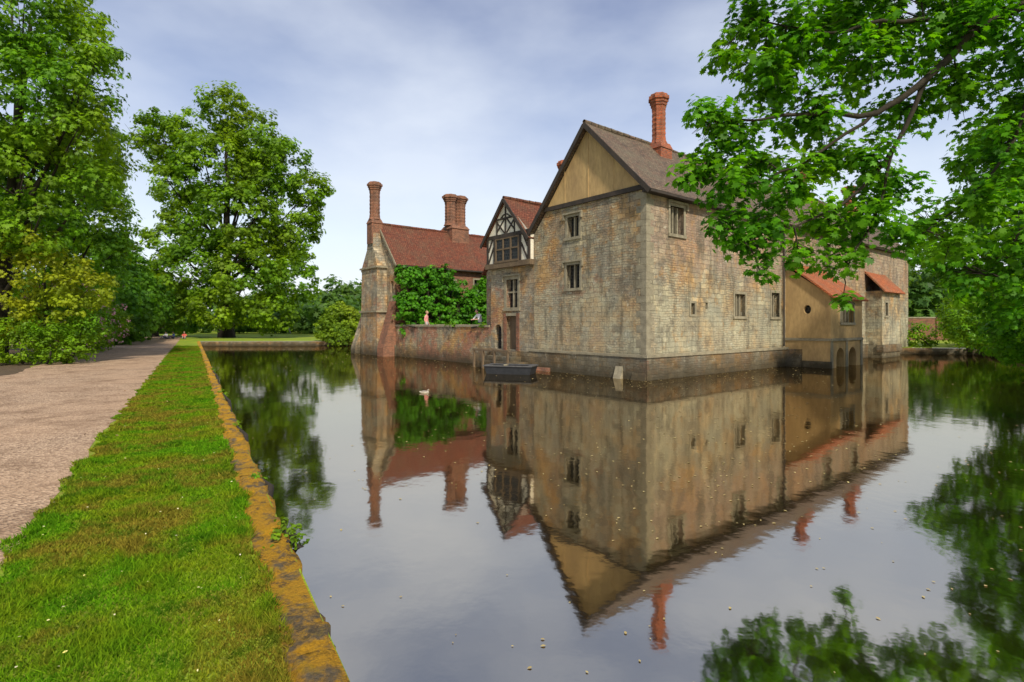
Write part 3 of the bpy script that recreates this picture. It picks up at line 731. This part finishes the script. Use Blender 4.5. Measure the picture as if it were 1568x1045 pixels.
lob=[(-21.6,24,16.4,2.1),(-19.6,24.5,15.0,1.5),(-19.2,24,12.9,1.5),(-21,24,12.2,2.1),(-19.4,24,10.6,1.6),(-21.6,24,9.0,2.1),(-18.9,24.5,8.6,1.1),
     (-24.5,25,13,4.0),(-24,26,18,3.5),(-24.5,24,8,3.0),(-18.4,24,14.0,.8),(-21,24,6.8,1.6),(-22.4,27,11,3)]
make_tree('beech_tree',(-24.5,25.5,GZ),lob,G_mid,0.20,1.6,.6,36,tr=.45)
lob=[(-28.6,38,9.6,2.0),(-31,38,10.2,3.2),(-30,38,7.0,2.5),(-33.5,38,12.5,4),(-34,38,7.5,3.4),(-28.3,37,12.4,1.4),(-27.8,38,7.5,1.2),(-33,37,4,2.6),(-30.5,38,14.5,2.2)]
make_tree('hornbeam_tree',(-33,39,GZ),lob,G_mid,0.30,1.0,.75,26,tr=.45)
lob=[(-21.2,25,4.6,1.5),(-22.8,25,4.4,1.8),(-19.8,25.4,4.0,1.0),(-21.8,24.6,5.9,1.1),(-20.6,25.2,3.2,1.0),(-23.4,25,3,1.5)]
make_tree('golden_maple_tree',(-22,25.6,GZ),lob,G_yel,0.15,3.0,.38,26,tr=.14)
lob=[(-21.9,24,1.5,1.1),(-20.7,24.3,1.4,1.0),(-23,23.5,1.5,1.1),(-20.0,24.8,1.3,.8),(-22,25.5,2.2,1.2),(-20.6,26,2.3,1.1)]
make_tree('laurel_shrub',(-21.5,24.5,GZ),lob,G_mid,0.12,6,.28,24,trunk=False,tmpl=OVAL)
lob=[(-25.4,31,2.0,1.5),(-26.8,32,2.4,1.8),(-24.4,29.5,1.2,.9),(-28.4,36,2.2,1.7),(-26.8,34.5,1.4,1.0),(-30.6,40,2.4,1.9),(-23.2,27.4,1.2,.9),(-24.6,30,3.2,1.5)]
rh=make_tree('rhododendron_shrub',(-26.5,32,GZ),lob,G_mid,0.17,4,.4,26,trunk=False,tmpl=OVAL)
P,Nn,t=clumps([(l[0]+.2,l[1]-.4,l[2],l[3]*1.12) for l in lob],1.3,.2,6,.9,inner=1.0)
leaf_mesh('blossom',P,Nn,rng.uniform(.12,.22,len(P)),OVAL,plain('pink_petal',(0.7,0.28,0.30),(0.6,0.38,0.38),3),t,rh)
lob=[(-34.6,48,2.4,2.0),(-33.6,46,1.5,1.3),(-37,52,3.2,2.6),(-39.5,56,3.2,2.6),(-42.2,60,5.4,3.4),(-43.7,60,9.0,2.9),(-45.6,62,6.5,4),(-45,66,4,3),(-37.2,50,5.2,2.4)]
make_tree('yew_tree',(-43,60,GZ),lob,G_dark,0.40,.8,.8,26,tr=.4)
lob=[(-49.6,75,4.8,3.0),(-52,78,7,3.6),(-55,80,8,4.5),(-47.5,78,3,2.3),(-58,76,11,5)]
make_tree('chestnut_tree',(-52,79,GZ),lob,G_mid,0.50,.6,.9,26,tr=.4)
lob=[(-18.7,59.2,2.4,2.0),(-20.2,59.5,1.7,1.5),(-17.2,59.3,1.8,1.5),(-18.6,58.3,1.1,1.6),(-18.9,59.4,3.7,1.1),(-17.8,59.4,3.3,1.0)]
make_tree('willow_shrub',(-18.7,59.4,GZ),lob,leafmat('willow_leaf',(0.05,0.11,0.01),(0.26,0.40,0.018),(0.34,0.42,0.02)),0.24,3,.42,24,trunk=False,zmin=.05)
lob=[]
for i in range(80):
    x=rng.uniform(-190,0); y=128+rng.uniform(-14,18)+(-x)*0.1
    hh=rng.uniform(4,11)*(1.25 if x<-85 else 1); lob.append((x,y,hh*.6,hh*.62)); 
for i in range(26):
    x=rng.uniform(-72,-30); lob.append((x,105+rng.uniform(-5,10),rng.uniform(1.5,5),rng.uniform(2,3.6)))
for i in range(12):
    x=rng.uniform(-50,-24); lob.append((x,122+rng.uniform(-5,10),rng.uniform(6,11),rng.uniform(3,4.5)))
for i in range(42):
    x=rng.uniform(44,150); lob.append((x,92+rng.uniform(-8,16),rng.uniform(3,9),rng.uniform(4,6)))
P,Nn,t=clumps(lob,.17,1.7,18,.5)
leaf_mesh('distant_trees',P,Nn,rng.uniform(.6,1.3,len(P)),STAR,G_far,t)

# overhanging sycamore on the right
lob=[(4.4,10,7.9,.6),(4.55,9.8,6.95,.65),(3.6,9.9,6.05,.45),(4.15,10,5.85,.6),(3.35,10,5.0,.38),(4.0,9.8,4.85,.6),(3.85,10,4.15,.42),(4.5,10,3.85,.5),
 (4.55,9.9,3.2,.25),(5.35,10.1,3.55,.4),(6.15,10,2.75,.22),(6.1,10,3.5,.4),(5.35,10,7.5,.85),(5.6,10.2,6.2,.8),(5.2,10,4.8,.7),(6.6,10,7.2,.9),
 (6.5,10,5.3,.6),(6.6,10,4.3,.65),(7.2,10,3.9,.45),(7.9,9.6,7.5,.9),(8.2,10,6.6,.7),(9.0,10,5.5,.8),(8.5,9.8,4.5,.7),(9.4,9.5,7.3,1),(9.2,9.8,3.8,.6),
 (4.7,10.3,5.4,.6),(5.9,10.2,5.5,.6),(6.0,10.4,4.2,.6),(7.3,10.2,6.3,.6),(7.2,10.3,4.9,.55),(7.8,10.2,4.2,.5),(5.0,10.3,6.9,.6),(6.2,10.4,8.2,.8),(7.2,10.4,8.3,.9),(4.9,10.2,4.2,.45),(8.6,10.2,8.2,.9),(9.6,10,6.3,.8),(3.9,10.1,7.3,.35),(3.7,10.2,5.4,.45),(8.0,9.8,3.7,.4),
 (5.0,9.5,9.0,.8),(6.4,9.6,9.1,.9),(8,9.5,9.3,1),(10.4,9,9,1.2),(11,9,6.5,1.2),(12.5,8.5,8.5,1.6),(13.5,8.4,11,2.0),(10.6,9,4.4,.9),(15,8,9,2.2),(11,9.5,11,1.6),(7.5,10,8.5,.7)]
e=empty('sycamore_tree')
P,Nn,t=clumps(lob,10,.25,10,None,inner=.2)
Nn[:,2]+=.5
leaf_mesh('foliage',P,Nn,0.13*rng.uniform(.6,1.3,len(P)),MAPLE,G_map,t,e)
mb=MB()
mb.tube([(15.4,7.8,.3),(15.3,7.8,1.5),(15.0,8,4),(14.6,8.1,7),(14.2,8.2,10)],[.5,.38,.33,.26,.12],12)
def bez(pts,r0,r1):
    pts=[Vector(p) for p in pts]; out=[]
    for i in range(len(pts)-1):
        a=pts[max(i-1,0)];b_=pts[i];c_=pts[i+1];d_=pts[min(i+2,len(pts)-1)]
        for k in range(4):
            f=k/4; out.append(0.5*((2*b_)+(c_-a)*f+(2*a-5*b_+4*c_-d_)*f*f+(3*b_-a-3*c_+d_)*f**3)+Vector((random.uniform(-.03,.03),random.uniform(-.03,.03),random.uniform(-.04,.04))))
    out.append(pts[-1]); n=len(out)
    mb.tube(out,[r0+(r1-r0)*i/(n-1) for i in range(n)],8); return out
limbs=[]
limbs+=bez([(15,8,4.5),(12.6,8.6,7.4),(10.6,9,8.3),(9.3,9.3,7.95),(8.2,9.5,7.5),(7.4,9.6,6.7),(6.5,9.7,6.1),(5.5,9.8,6.15),(4.4,9.9,6.05),(3.5,9.9,6.0)],.13,.010)
limbs+=bez([(9.3,9.3,7.95),(9.2,9.5,6.9),(8.9,9.6,5.6),(8.3,9.8,4.6),(7.4,9.9,3.9)],.045,.01)
limbs+=bez([(8.2,9.5,7.5),(6.9,9.6,7.7),(5.7,9.8,7.6),(4.4,9.9,7.9)],.05,.01)
limbs+=bez([(7.4,9.6,6.7),(6.9,9.8,5.5),(6.2,9.9,4.6),(5.2,10,4.1),(4.4,10,3.7)],.045,.01)
limbs+=bez([(6.9,9.8,5.5),(6.7,9.9,4.4),(6.2,10,3.4),(6.1,10,2.8)],.03,.006)
limbs+=bez([(6.5,9.7,6.1),(5.4,9.8,5.3),(4.4,9.9,4.9),(3.5,10,5.0)],.035,.008)
limbs+=bez([(14.6,8.1,7),(12.5,8.8,9.5),(9.5,9.2,9.6),(6.5,9.5,9.3),(4.9,9.6,8.9)],.12,.01)
limbs+=bez([(15,8,4),(12.5,8.7,5.2),(11,9.3,5.6),(9.4,9.6,4.4),(9.0,9.8,3.7)],.09,.01)
for l in lob:
    c0=Vector(l[:3]); s0=min(limbs,key=lambda p_:(p_-c0).length)
    mb.tube([s0,s0.lerp(c0,.55)+Vector((0,0,.06)),c0],[.020,.012,.005],5)
    for k in range(9):
        dd=Vector((random.gauss(0,1),random.gauss(0,1),random.gauss(0,1))).normalized()*l[3]
        st=s0.lerp(c0,random.uniform(.3,1)); mb.tube([st,st.lerp(c0+dd*.8,.5)+Vector((0,0,.04)),c0+dd*.9],[.009,.006,.003],4)
mb.obj('trunk_and_limbs',[M['barkd']],e,True)
lob=[(17.6,20,4.2,1.5),(19,20,6.6,1.9),(21,21,4,2.3),(20,20,9.2,2.2),(23,21,7.3,3),(24,20,11.3,3),(18.6,19.5,2.9,1.1),(22,20.4,2.7,1.7),(25,21,3.4,2.6),(16.8,20,5.6,1.0),
     (24,25,1.8,1.7),(26,27,2.2,2.2),(23.6,23.6,1.3,1.1),(27,22,8,4),(18.2,20.5,8.6,1.3),(15.8,20.5,4.9,.7)]
make_tree('sycamore_tree.001',(27.5,21,GZ),lob,G_map,0.19,2.2,.5,26,tr=.4,tmpl=MAPLE,zmin=.15)
lob=[(32,38,2.1,1.6),(34.5,40,2.2,2.0),(37,43,2.8,2.5),(33,44,1.3,1.2),(31,44.5,1.1,1.0),(40,46,3,3),(35,36,2.2,2.0),(30,46,1.2,1.2)]
make_tree('laurel_shrub.001',(35,42,GZ),lob,G_mid,0.20,3,.4,24,trunk=False,tmpl=OVAL,zmin=.2)
gw=MB(); FW=lambda u,z,d:(36+u,62-u*.05-d,z)
gw.box(FW,0,46,.4,3.0,-.4,0,0); gw.box(FW,-.05,46.1,3.0,3.14,-.45,.05,1); 
for u in range(0,46,6): gw.box(FW,u,u+.5,.4,3.3,0,.12,0)
gw.obj('garden_wall',[M['brickd'],M['dress']])

# ------------------------------------------------------------------ people
skinm=plain('skin',(0.50,0.30,0.22),(0.46,0.27,0.19),6,0.6,.05)
def cloth(n,c): return plain(n,c,tuple(x*.8 for x in c),8,0.9,.2)
hairm=plain('hair',(0.03,0.02,0.015),(0.06,0.04,0.025),20,0.7,.3); blond=plain('fair_hair',(0.35,0.24,0.12),(0.25,0.17,0.08),20,0.7,.3)
shoem=cloth('shoe_leather',(0.04,0.03,0.03)); eyem=plain('eye',(0.03,0.02,0.02),(0.03,0.02,0.02),5,.3)
def person(name, loc, facing, pose, shirt, legs, hair, scale=1.0):
    J={'pel':(0,0,.95),'sp':(0,0,1.13),'ch':(0,0,1.33),'nk':(0,.01,1.47),'hd':(0,.02,1.53)}
    for s,x in(('L',-1),('R',1)):
        J.update({'hp'+s:(.09*x,0,.90),'kn'+s:(.1*x,.02,.49),'an'+s:(.1*x,0,.08),'to'+s:(.11*x,.17,.035),
          'sh'+s:(.17*x,0,1.39),'el'+s:(.24*x,-.02,1.12),'wr'+s:(.24*x,.08,.88)})
    if pose=='lean':
        J.update({'sp':(0,.05,1.12),'ch':(0,.14,1.30),'nk':(0,.21,1.42),'hd':(0,.25,1.47)})
        for s,x in(('L',-1),('R',1)): J.update({'sh'+s:(.17*x,.15,1.36),'el'+s:(.24*x,.33,1.13),'wr'+s:(.10*x,.50,1.12)})
    if pose=='sit':
        J.update({'pel':(0,0,.13),'sp':(0,-.03,.31),'ch':(0,-.02,.51),'nk':(0,.01,.65),'hd':(0,.03,.71)})
        for s,x in(('L',-1),('R',1)): J.update({'hp'+s:(.09*x,.03,.12),'kn'+s:(.14*x,.40,.42),'an'+s:(.13*x,.68,.08),'to'+s:(.14*x,.85,.04),
            'sh'+s:(.17*x,-.02,.57),'el'+s:(.25*x,.12,.36),'wr'+s:(.17*x,.33,.40)})
    if pose=='walk':
        J.update({'knL':(-.1,.18,.52),'anL':(-.1,.28,.10),'toL':(-.1,.44,.06),'knR':(.1,-.05,.5),'anR':(.1,-.32,.14),'toR':(.1,-.2,.04),'elL':(-.24,-.12,1.13),'wrL':(-.24,-.1,.88),'elR':(.24,.06,1.12),'wrR':(.24,.24,.94)})
    rad={'pel':.135,'sp':.12,'ch':.14,'nk':.055,'hd':.055}
    for s in 'LR': rad.update({'hp'+s:.095,'kn'+s:.06,'an'+s:.04,'to'+s:.035,'sh'+s:.062,'el'+s:.042,'wr'+s:.028})
    E=[('pel','sp'),('sp','ch'),('ch','nk'),('nk','hd')]
    for s in 'LR': E+=[('pel','hp'+s),('hp'+s,'kn'+s),('kn'+s,'an'+s),('an'+s,'to'+s),('ch','sh'+s),('sh'+s,'el'+s),('el'+s,'wr'+s)]
    for s,x in(('L',-1),('R',1)):
        wv=Vector(J['wr'+s]); d=(wv-Vector(J['el'+s])).normalized(); sd=d.cross(Vector((0,0,1)) if abs(d.z)<.8 else Vector((1,0,0))).normalized()
        J['pa'+s]=tuple(wv+d*.07); rad['pa'+s]=.026; E.append(('wr'+s,'pa'+s))
        for f in range(4):
            b0=wv+d*.09+sd*(-.03+.02*f); l=(.06,.075,.08,.065)[f]
            J[f'f{f}a'+s]=tuple(b0); J[f'f{f}b'+s]=tuple(b0+d*l*.8+Vector((0,0,-.03)))
            rad[f'f{f}a'+s]=.010; rad[f'f{f}b'+s]=.008; E+=[('pa'+s,f'f{f}a'+s),(f'f{f}a'+s,f'f{f}b'+s)]
        J['tha'+s]=tuple(wv+d*.03+sd*.045); J['thb'+s]=tuple(wv+d*.08+sd*.065); rad['tha'+s]=.011; rad['thb'+s]=.009
        E+=[('wr'+s,'tha'+s),('tha'+s,'thb'+s)]
    keys=list(J); me=bpy.data.meshes.new('b'); me.from_pydata([J[k] for k in keys],[(keys.index(a),keys.index(b_)) for a,b_ in E],[])
    o=bpy.data.objects.new('tmp',me); COL.objects.link(o)
    md=o.modifiers.new('s','SKIN')
    for i,k in enumerate(keys):
        sv=me.skin_vertices[0].data[i]; sv.radius=(rad[k],rad[k]*(.8 if k in('pel','sp','ch') else 1)); sv.use_root=(k=='pel')
    sb=o.modifiers.new('d','SUBSURF'); sb.levels=1; sb.render_levels=1
    bpy.context.view_layer.update()
    ev=o.evaluated_get(bpy.context.evaluated_depsgraph_get()); bm_=bpy.data.meshes.new_from_object(ev)
    bpy.data.objects.remove(o)
    bm_.materials.clear()
    for m_ in (cloth(name+'_shirt',shirt),cloth(name+'_trousers',legs),skinm,shoem): bm_.materials.append(m_)
    def part(c):
        best=None;bd=9
        for a,b_ in E:
            A=Vector(J[a]);B=Vector(J[b_]);ab=B-A; f=max(0,min(1,(c-A).dot(ab)/ab.length_squared)); q_=(c-(A+ab*f)).length
            if q_<bd: bd=q_;best=(a,b_,f)
        a,b_,f=best
        if b_[:2]=='to': return 3
        if b_[:2] in('kn','an','hp'): return 1
        if a=='pel' and f<.35: return 1
        if b_=='hd' or a=='nk': return 2
        if b_[:2]=='wr' and f>.1 or b_[:2] in('pa','th') or b_[0]=='f': return 2
        return 0
    for p_ in bm_.polygons: p_.material_index=part(p_.center); p_.use_smooth=True
    e=empty(name); e.location=loc; e.rotation_euler=(0,0,facing); e.scale=(scale,)*3
    add_obj('body',bm_,e)
    hm=bmesh.new(); hc=Vector(J['hd'])+Vector((0,.02,.10))
    def ball(c_,r_,mi,u=14,v_=10):
        n0=len(hm.faces); res=bmesh.ops.create_uvsphere(hm,u_segments=u,v_segments=v_,radius=1)
        for vv in res['verts']: vv.co=Vector((vv.co.x*r_[0],vv.co.y*r_[1],vv.co.z*r_[2]))+c_
        hm.faces.ensure_lookup_table()
        for f_ in list(hm.faces)[n0:]: f_.material_index=mi; f_.smooth=True
    ball(hc,(.074,.092,.115),0); ball(hc+Vector((0,-.022,.028)),(.083,.092,.102),1); ball(hc+Vector((0,.093,-.01)),(.012,.02,.02),0,8,6)
    for x in(-1,1): ball(hc+Vector((.078*x,0,-.005)),(.012,.02,.03),0,8,6); ball(hc+Vector((.028*x,.082,.012)),(.011,.009,.007),2,8,6)
    ball(hc+Vector((0,.082,-.05)),(.024,.008,.006),3,8,6)
    hme=bpy.data.meshes.new('head'); hm.to_mesh(hme); hm.free()
    for m_ in(skinm,hair,eyem,cloth(name+'_lips',(.4,.12,.1))): hme.materials.append(m_)
    add_obj('head',hme,e)
    return e
fc=math.atan2(-0.63,-0.776)-math.pi/2
person('visitor',Lw(19.2,.85,TZ),fc+2.2,'stand',(0.8,0.33,0.30),(0.5,0.5,0.5),blond,1.08)
person('visitor.001',Lw(12.9,.95,TZ),fc,'lean',(0.85,0.85,0.85),(0.1,0.12,0.2),hairm,1.10)
person('visitor.002',(-41.5,66.5,GZ),2.6,'sit',(0.12,0.2,0.5),(0.1,0.1,0.15),hairm)
person('visitor.003',(-39.9,66.0,GZ),3.6,'sit',(0.8,0.13,0.10),(0.3,0.28,0.25),blond)
person('visitor.004',(-42.9,67.2,GZ),3.1,'sit',(0.8,0.8,0.82),(0.1,0.12,0.2),hairm)
person('visitor.005',(-42.5,98,GZ),1.2,'walk',(0.8,0.8,0.8),(0.08,0.08,0.12),hairm)
person('visitor.006',(-40.5,98.5,GZ),1.2,'walk',(0.1,0.12,0.25),(0.3,0.3,0.3),blond)

# duck
dk=empty('duck'); dk.location=(-2.95,18.2,-0.01); dk.rotation_euler=(0,0,0.4); dk.scale=(.72,.72,.6)
bm=bmesh.new()
def dball(c_,r_,mi):
    n0=len(bm.faces); res=bmesh.ops.create_uvsphere(bm,u_segments=14,v_segments=10,radius=1)
    for v_ in res['verts']:
        x,y,z=v_.co; tap=1-0.45*max(0,-x)
        v_.co=Vector((x*r_[0],y*r_[1]*tap,z*r_[2]*tap+(.05*max(0,-x)**2 if mi==0 else 0)))+Vector(c_)
    bm.faces.ensure_lookup_table()
    for f_ in list(bm.faces)[n0:]: f_.material_index=mi; f_.smooth=True
dball((0,0,.05),(.24,.105,.095),0); dball((.17,0,.11),(.045,.04,.07),1); dball((.19,0,.17),(.055,.045,.045),1); dball((.255,0,.16),(.04,.02,.012),2); dball((-.02,0,.09),(.2,.112,.06),3)
me=bpy.data.meshes.new('duck_body'); bm.to_mesh(me); bm.free()
for m_ in(plain('duck_pale',(.5,.46,.38),(.38,.34,.28),10),plain('duck_head',(.30,.26,.2),(.2,.17,.13),10),plain('duck_bill',(.4,.25,.05),(.35,.2,.05),10),plain('duck_wing',(.36,.31,.25),(.2,.17,.14),10)): me.materials.append(m_)
add_obj('body',me,dk)

# ------------------------------------------------------------------ light, sky, camera
az=math.atan2(0.34,-0.94); el=math.radians(44)
W=bpy.data.worlds.new('World'); scene.world=W; W.use_nodes=True
nt=W.node_tree; nt.nodes.clear()
def wn(t,**k):
    x=nt.nodes.new(t)
    for a,b_ in k.items(): setattr(x,a,b_)
    return x
sky=wn('ShaderNodeTexSky',sky_type='NISHITA',sun_disc=False,sun_elevation=el,sun_rotation=az); sky.dust_density=3; sky.air_density=1.2
tc=wn('ShaderNodeTexCoord'); sp=wn('ShaderNodeSeparateXYZ'); nt.links.new(tc.outputs['Generated'],sp.inputs[0])
cr=wn('ShaderNodeValToRGB'); nt.links.new(sp.outputs[2],cr.inputs[0])
els=cr.color_ramp.elements; els[0].position=0.0; els[0].color=(1,1,1,1); els[1].position=.75; els[1].color=(.23,.29,.46,1)
x=els.new(.15); x.color=(.76,.88,1,1); x=els.new(.30); x.color=(.37,.47,.71,1); x=els.new(.5); x.color=(.235,.295,.48,1)
mp=wn('ShaderNodeMapping'); mp.inputs['Scale'].default_value=(1,1,2.2); nt.links.new(tc.outputs['Generated'],mp.inputs[0])
ns=wn('ShaderNodeTexNoise'); ns.inputs['Scale'].default_value=1.7; ns.inputs['Detail'].default_value=6; ns.inputs['Roughness'].default_value=.5; nt.links.new(mp.outputs[0],ns.inputs[0])
mr=wn('ShaderNodeMapRange'); nt.links.new(ns.outputs['Fac'],mr.inputs[0]); mr.inputs[1].default_value=.44; mr.inputs[2].default_value=.72; mr.inputs[4].default_value=.65
m1=wn('ShaderNodeMix',data_type='RGBA'); nt.links.new(mr.outputs[0],m1.inputs[0]); nt.links.new(cr.outputs[0],m1.inputs[6]); m1.inputs[7].default_value=(.88,.93,1,1)
sc=wn('ShaderNodeVectorMath',operation='SCALE'); nt.links.new(m1.outputs[2],sc.inputs[0]); sc.inputs[3].default_value=9.4
m2=wn('ShaderNodeMix',data_type='RGBA'); m2.inputs[0].default_value=.85; nt.links.new(sky.outputs[0],m2.inputs[6]); nt.links.new(sc.outputs[0],m2.inputs[7])
bg=wn('ShaderNodeBackground'); bg.inputs[1].default_value=.125; nt.links.new(m2.outputs[2],bg.inputs[0])
ow=wn('ShaderNodeOutputWorld'); nt.links.new(bg.outputs[0],ow.inputs[0])
sd=bpy.data.lights.new('sun','SUN'); sd.energy=4.8; sd.angle=math.radians(4); sd.color=(1,.92,.77)
so=bpy.data.objects.new('sun',sd); COL.objects.link(so)
dv=Vector((math.sin(az)*math.cos(el),math.cos(az)*math.cos(el),math.sin(el)))
so.rotation_euler=dv.to_track_quat('Z','Y').to_euler(); so.location=(0,0,40)
cam=bpy.data.cameras.new('camera'); co=bpy.data.objects.new('camera',cam); COL.objects.link(co)
co.location=(0,0,2.3); co.rotation_euler=(math.radians(90),0,0)
cam.sensor_width=36; cam.lens=36*830/1568; cam.shift_y=-25.5/1568; cam.clip_end=5000; cam.clip_start=.05
scene.camera=co
scene.view_settings.view_transform='Standard'; scene.view_settings.look='None'; scene.view_settings.exposure=0
